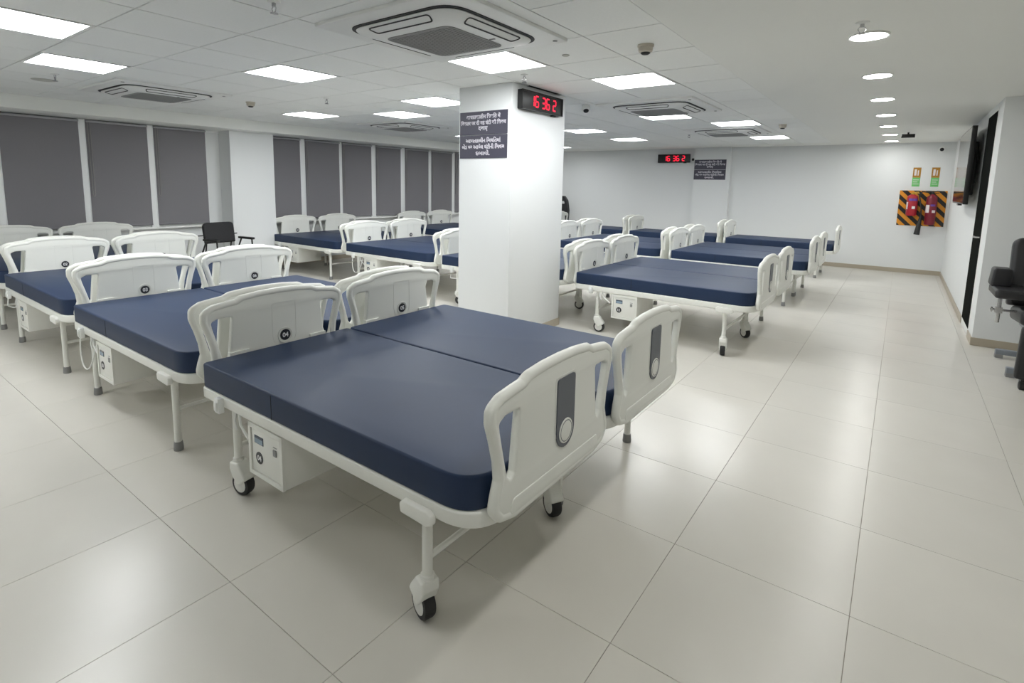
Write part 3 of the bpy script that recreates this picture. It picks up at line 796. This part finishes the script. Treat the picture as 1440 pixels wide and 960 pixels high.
def extinguisher(x, z0, hgt, r, paint, valve, label, horn):
    yc = -r - 0.03
    t = empty('fire_extinguisher', (x, YB - 0.016, z0))
    obj('cylinder', G().lathe([(r * 0.85, 0), (r, 0.02), (r, hgt * 0.80), (r * 0.9, hgt * 0.87), (r * 0.5, hgt * 0.93), (r * 0.3, hgt * 0.95)], 22, (0, yc, 0)).mesh('cylinder', paint), t)
    lb = G().lathe([(r + 0.001, hgt * 0.25), (r + 0.0015, hgt * 0.26), (r + 0.0015, hgt * 0.55), (r + 0.001, hgt * 0.56)], 22, (0, yc, 0))
    lab = obj('label', G().poly([], []).lathe([(r + 0.001, hgt * 0.34), (r + 0.0018, hgt * 0.345), (r + 0.0018, hgt * 0.62), (r + 0.001, hgt * 0.625)], 22, (0, yc, 0), mi=0).mesh('label', paint), t)
    gg = G()
    def patch(a0, a1, h0, h1, mi):
        n = 6; rr = r + 0.0022
        pts = []
        for hh in (h0, h1):
            for q in range(n + 1):
                a = math.radians(a0 + (a1 - a0) * q / n)
                pts.append((rr * math.sin(a), yc - rr * math.cos(a), hh))
        gg.poly(pts, [(q, q + 1, n + 2 + q, n + 1 + q) for q in range(n)], mi)
    if not horn:
        patch(-40, 60, hgt * 0.66, hgt * 0.76, 1); patch(0, 35, hgt * 0.30, hgt * 0.42, 0); patch(-75, -45, hgt * 0.28, hgt * 0.6, 0)
    else:
        patch(-70, -20, hgt * 0.38, hgt * 0.62, 0); patch(10, 50, hgt * 0.38, hgt * 0.46, 0); patch(-10, 40, hgt * 0.58, hgt * 0.64, 1)
    obj('printed_label', gg.mesh('printed_label', ['label_white', 'label_blue'], smooth=False), lab)
    vg = G().lathe([(r * 0.32, hgt * 0.94), (r * 0.32, hgt * 1.0), (r * 0.2, hgt * 1.03)], 12, (0, yc, 0))
    vg.box(-0.02, 0.02, yc - 0.015, yc + 0.015, hgt * 0.98, hgt * 1.05)
    obj('valve', vg.mesh('valve', valve), t)
    hd = G().tube([(-0.01, yc, hgt * 1.02), (0.07, yc - 0.01, hgt * 1.045), (0.15 if horn else 0.09, yc - 0.01, hgt * 1.04)], 0.010, 8).tube([(0, yc, hgt * 0.99), (0.10, yc - 0.01, hgt * 0.995)], 0.008, 8)
    obj('handle', hd.mesh('handle', 'black_metal' if horn else valve), t)
    if horn:
        hz = G().tube([(-0.02, yc, hgt), (-0.16, yc - 0.01, hgt * 1.03), (-0.20, yc - 0.02, hgt * 0.9), (-0.15, yc - 0.03, hgt * 0.5), (-0.14, yc - 0.03, hgt * 0.2)], 0.013, 8)
        obj('hose', hz.mesh('hose', 'black_metal'), t)
        obj('horn', G().tube([(-0.14, yc - 0.03, hgt * 0.26), (-0.155, yc - 0.03, 0.02), (-0.175, yc - 0.03, -0.20)], [0.022, 0.034, 0.050], 12).mesh('horn', 'black_metal'), t)
    obj('bracket', G().box(-0.02, 0.02, yc + r * 0.9, 0.0, hgt * 0.7, hgt * 0.73).box(-0.02, 0.02, yc + r * 0.9, 0.0, hgt * 0.1, hgt * 0.13).mesh('bracket', 'steel_grey'), t)
    tag(t, label, 'fire extinguisher', 'fire extinguishers')
extinguisher(0.165, 1.155, 0.44, 0.088, 'red_paint', 'brass', 'bright red fire extinguisher with blue band on the striped board', False)
extinguisher(0.465, 0.99, 0.62, 0.085, 'dark_red_paint', 'black_metal', 'taller dark red fire extinguisher with black hose and horn', True)
for k, x in enumerate((0.185, 0.475)):
    t = empty('instruction_sign', (x, YB, 1.91))
    obj('lower_half', G().box(-0.062, 0.062, -0.004, 0, -0.185, -0.01).mesh('lower_half', 'sign_green', smooth=False), t)
    up = obj('upper_half', G().box(-0.062, 0.062, -0.004, 0, -0.01, 0.185).mesh('upper_half', 'sign_brown', smooth=False), t)
    obj('pictogram', G().box(-0.04, -0.005, -0.005, -0.003, 0.03, 0.15).box(0.012, 0.03, -0.005, -0.003, 0.03, 0.13).mesh('pictogram', 'label_white', smooth=False), up)
    lo = G()
    for q in range(3): lo.box(-0.045, 0.045 - 0.02 * (q % 2), -0.005, -0.003, -0.06 - q * 0.04, -0.05 - q * 0.04)
    obj('print_lines', lo.mesh('print_lines', 'label_white', smooth=False), t)
    tag(t, 'brown and green sign above the %s extinguisher' % ('bright red' if k == 0 else 'taller dark red'), 'sign', 'extinguisher instruction signs')

# ------------------------------------------------------------------ television on the right wall
t = empty('television', (XR - 0.003, 9.50, 1.945))
obj('housing', G().box(-0.135, -0.085, -0.83, 0.83, -0.475, 0.475).mesh('housing', 'black_metal', bevel=0.005), t)
obj('screen', G().box(-0.138, -0.134, -0.815, 0.815, -0.455, 0.460).mesh('screen', 'black_gloss', smooth=False), t)
obj('rear_cover', G().box(-0.085, -0.035, -0.60, 0.60, -0.36, 0.30).mesh('rear_cover', 'black_metal', bevel=0.01), t)
obj('wall_bracket', G().box(-0.04, 0, -0.25, 0.25, -0.2, 0.2).mesh('wall_bracket', 'steel_grey', smooth=False), t)
obj('sensor_bar', G().box(-0.13, -0.09, -0.1, 0.1, -0.50, -0.475).mesh('sensor_bar', 'black_metal', smooth=False), t)
tag(t, 'large black wall-mounted television with reflective screen on right wall', 'television')

# ------------------------------------------------------------------ visitor armchair by the window
t = empty('armchair', (-8.55, 4.17, 0), math.radians(8))       # faces +x
bq = round_poly([(-0.255, 0.60), (0.255, 0.60), (0.26, 0.93), (-0.26, 0.93)], [0.02, 0.02, 0.08, 0.08], 6)
T = frame((-0.17, 0, 0), (0, 1, 0), (0, 0, 1), (1, 0, 0)) @ Matrix.Translation((0, 0, 0))
bk_ = curve_mesh([bq], 0.03, 0.02, 3, T)
o = obj('backrest', bk_.mesh('backrest', 'black_fabric', xf=Matrix.Translation((-0.17, 0, 0.6)) @ Matrix.Rotation(-0.14, 4, 'Y') @ Matrix.Translation((0.17, 0, -0.6))), t)
sq_ = round_poly([(-0.22, -0.25), (0.25, -0.26), (0.25, 0.26), (-0.22, 0.25)], 0.06, 6)
obj('seat', curve_mesh([sq_], 0.04, 0.025, 3, zT(0.445)).mesh('seat', 'black_fabric'), t)
for s in (-1, 1):
    y = s * 0.30
    obj('leg', G().tube([(0.25, y, 0.0), (0.20, y, 0.655)], 0.012, 8).mesh('leg', 'black_metal'), t)
    obj('leg', G().tube([(-0.30, y, 0.0), (-0.18, y, 0.45), (-0.06, y, 0.66)], 0.012, 8).mesh('leg', 'black_metal'), t)
    obj('back_post', G().tube([(-0.24, s * 0.21, 0.40), (-0.19, s * 0.21, 0.65)], 0.011, 8).mesh('back_post', 'black_metal'), t)
    obj('side_rail', G().tube([(0.22, y, 0.40), (-0.2, y, 0.40)], 0.010, 8).tube([(0.22, y, 0.40), (0.1, s * 0.2, 0.415)], 0.010, 8).mesh('side_rail', 'black_metal'), t)
    obj('armrest', curve_mesh([round_poly([(-0.12, -0.028), (0.24, -0.032), (0.24, 0.032), (-0.12, 0.028)], 0.02, 4)], 0.017, 0.01, 2, Matrix.Translation((0, y, 0.672))).mesh('armrest', 'black_metal'), t)
obj('arm_bar', G().tube([(-0.21, -0.33, 0.73), (-0.215, 0.33, 0.73)], 0.009, 8).mesh('arm_bar', 'black_metal'), t)
tag(t, 'black fabric armchair with metal arms standing before the window pillar', 'chair')

# ------------------------------------------------------------------ swivel chair by the end wall
t = empty('swivel_chair', (-7.55, 12.55, 0), math.radians(-8))   # faces -y
bo = round_poly([(-0.24, 0.58), (0.24, 0.58), (0.27, 0.95), (0.22, 1.22), (0.12, 1.34), (-0.12, 1.34), (-0.22, 1.22), (-0.27, 0.95)], 0.06, 5)
bh_ = round_poly([(-0.13, 1.13), (0.13, 1.13), (0.10, 1.20), (-0.10, 1.20)], 0.03, 4)
T = frame((0, 0.26, 0), (1, 0, 0), (0, 0, 1), (0, -1, 0))
obj('backrest', curve_mesh([bo, bh_], 0.04, 0.025, 3, T).mesh('backrest', 'black_leather'), t)
obj('seat', curve_mesh([round_poly([(-0.26, -0.26), (0.26, -0.26), (0.26, 0.24), (-0.26, 0.24)], 0.08, 6)], 0.045, 0.03, 3, zT(0.48)).mesh('seat', 'black_leather'), t)
obj('gas_lift', G().tube([(0, 0, 0.44), (0, 0, 0.10)], 0.028, 12).mesh('gas_lift', 'black_metal'), t)
obj('back_support', G().tube([(0, 0.12, 0.44), (0, 0.30, 0.48), (0, 0.30, 0.75)], 0.02, 8).mesh('back_support', 'black_metal'), t)
for s in (-1, 1):
    obj('armrest', G().tube([(s * 0.27, 0.05, 0.46), (s * 0.31, 0.05, 0.68), (s * 0.31, -0.2, 0.69), (s * 0.31, 0.2, 0.69)], 0.018, 8).mesh('armrest', 'black_metal'), t)
for k in range(5):
    a = 2 * PI * k / 5
    lg = obj('base_arm', G().tube([(0, 0, 0.11), (0.28 * math.cos(a), 0.28 * math.sin(a), 0.075)], [0.025, 0.016], 8).mesh('base_arm', 'black_metal'), t)
    obj('castor', G().lathe([(0.02, -0.02), (0.03, -0.015), (0.03, 0.015), (0.02, 0.02)], 14, (0.28 * math.cos(a), 0.28 * math.sin(a), 0.03), 'y').box(0.28 * math.cos(a) - 0.012, 0.28 * math.cos(a) + 0.012, 0.28 * math.sin(a) - 0.024, 0.28 * math.sin(a) + 0.024, 0.03, 0.075).mesh('castor', 'black_metal'), lg)
tag(t, 'black high-backed swivel chair against the end wall behind the pillar', 'chair')

# ------------------------------------------------------------------ padded treatment chair on the right
t = empty('treatment_chair', (1.155, 6.45, 0))                  # faces -y
def slab(name, m, poly, half, T, bev, par):
    return obj(name, curve_mesh([poly], half, bev, 3, T).mesh(name, m), par)
T = frame((0, 0.17, 0.60), (1, 0, 0), (0, 0.17, 0.985), (0, -0.985, 0.17))
slab('backrest', 'black_leather', round_poly([(-0.30, 0.0), (0.30, 0.0), (0.30, 0.62), (-0.30, 0.62)], [0.03, 0.03, 0.08, 0.08], 6), 0.06, T, 0.035, t)
slab('seat', 'black_leather', round_poly([(-0.27, -0.42), (0.27, -0.42), (0.27, 0.16), (-0.27, 0.16)], 0.05, 5), 0.065, Matrix.Translation((0, 0, 0.555)) @ Matrix.Rotation(0.08, 4, 'X').inverted(), 0.04, t)
T = frame((0, -0.45, 0.0), (1, 0, 0), (0, 0, 1), (0, -1, 0))
slab('leg_rest', 'black_leather', round_poly([(-0.27, 0.085), (0.27, 0.085), (0.26, 0.53), (-0.26, 0.53)], 0.03, 4), 0.035, T, 0.02, t)
# arm pads on clamped stems
for s in (-1, 1):
    ar = obj('arm_pad', curve_mesh([round_poly([(-0.11, -0.30), (0.16, -0.30), (0.11, 0.16), (-0.11, 0.16)], 0.03, 4)], 0.036, 0.02, 3, Matrix.Translation((s * 0.335, -0.10, 0.765)) @ Matrix.Diagonal((-s, 1, 1, 1))).mesh('arm_pad', 'black_leather'), t)
    T = frame((s * 0.385, -0.02, 0.79), (1, 0, 0), (0, 0, 1), (0, -1, 0))
    obj('side_wing', curve_mesh([round_poly([(-0.07, 0.0), (0.07, 0.0), (0.07, 0.165), (-0.055, 0.165)], 0.025, 4)], 0.10, 0.02, 3, T).mesh('side_wing', 'black_leather'), ar)
    st = obj('arm_stem', G().box(s * 0.385 - 0.014, s * 0.385 + 0.014, -0.20, -0.17, 0.49, 0.735).mesh('arm_stem', 'chrome', bevel=0.004), t)
    obj('clamp_knob', G().tube([(s * 0.44, -0.185, 0.60), (s * 0.25, -0.185, 0.60)], 0.010, 8).tube([(s * 0.435, -0.185, 0.60), (s * 0.425, -0.185, 0.60)], 0.022, 10).box(s * 0.385 - 0.024, s * 0.385 + 0.024, -0.21, -0.16, 0.575, 0.625).mesh('clamp_knob', 'chrome'), st)
obj('under_frame', G().box(-0.20, 0.20, -0.36, 0.12, 0.44, 0.49).box(-0.05, 0.05, -0.10, 0.04, 0.08, 0.44).box(-0.03, 0.03, -0.38, 0.62, 0.05, 0.09).mesh('under_frame', 'steel_grey', bevel=0.004), t)
for y, hw in ((0.60, 0.27), (-0.10, 0.27), (-0.38, 0.22)):
    obj('base_bar', G().box(-hw, hw, y - 0.03, y + 0.03, 0.035, 0.085).mesh('base_bar', 'steel_grey', bevel=0.006), t)
obj('floor_pad', G().box(-0.27, -0.21, 0.57, 0.63, 0.0, 0.036).box(0.21, 0.27, 0.57, 0.63, 0.0, 0.036).box(-0.27, -0.21, -0.13, -0.07, 0.0, 0.036).box(0.21, 0.27, -0.13, -0.07, 0.0, 0.036).mesh('floor_pad', 'rubber_grey', smooth=False), t)
for (x, y) in ((-0.21, -0.46), (0.21, -0.46)):
    cs = G().lathe([(0.026, -0.024), (0.036, -0.018), (0.036, 0.018), (0.026, 0.024)], 18, (x, y - 0.01, 0.036), 'x')
    cs.box(x - 0.012, x + 0.012, y - 0.02, y + 0.05, 0.045, 0.085)
    obj('castor', cs.mesh('castor', 'black_metal'), t)
tag(t, 'black padded treatment chair with clamped arm pads on castors by the corner', 'chair')
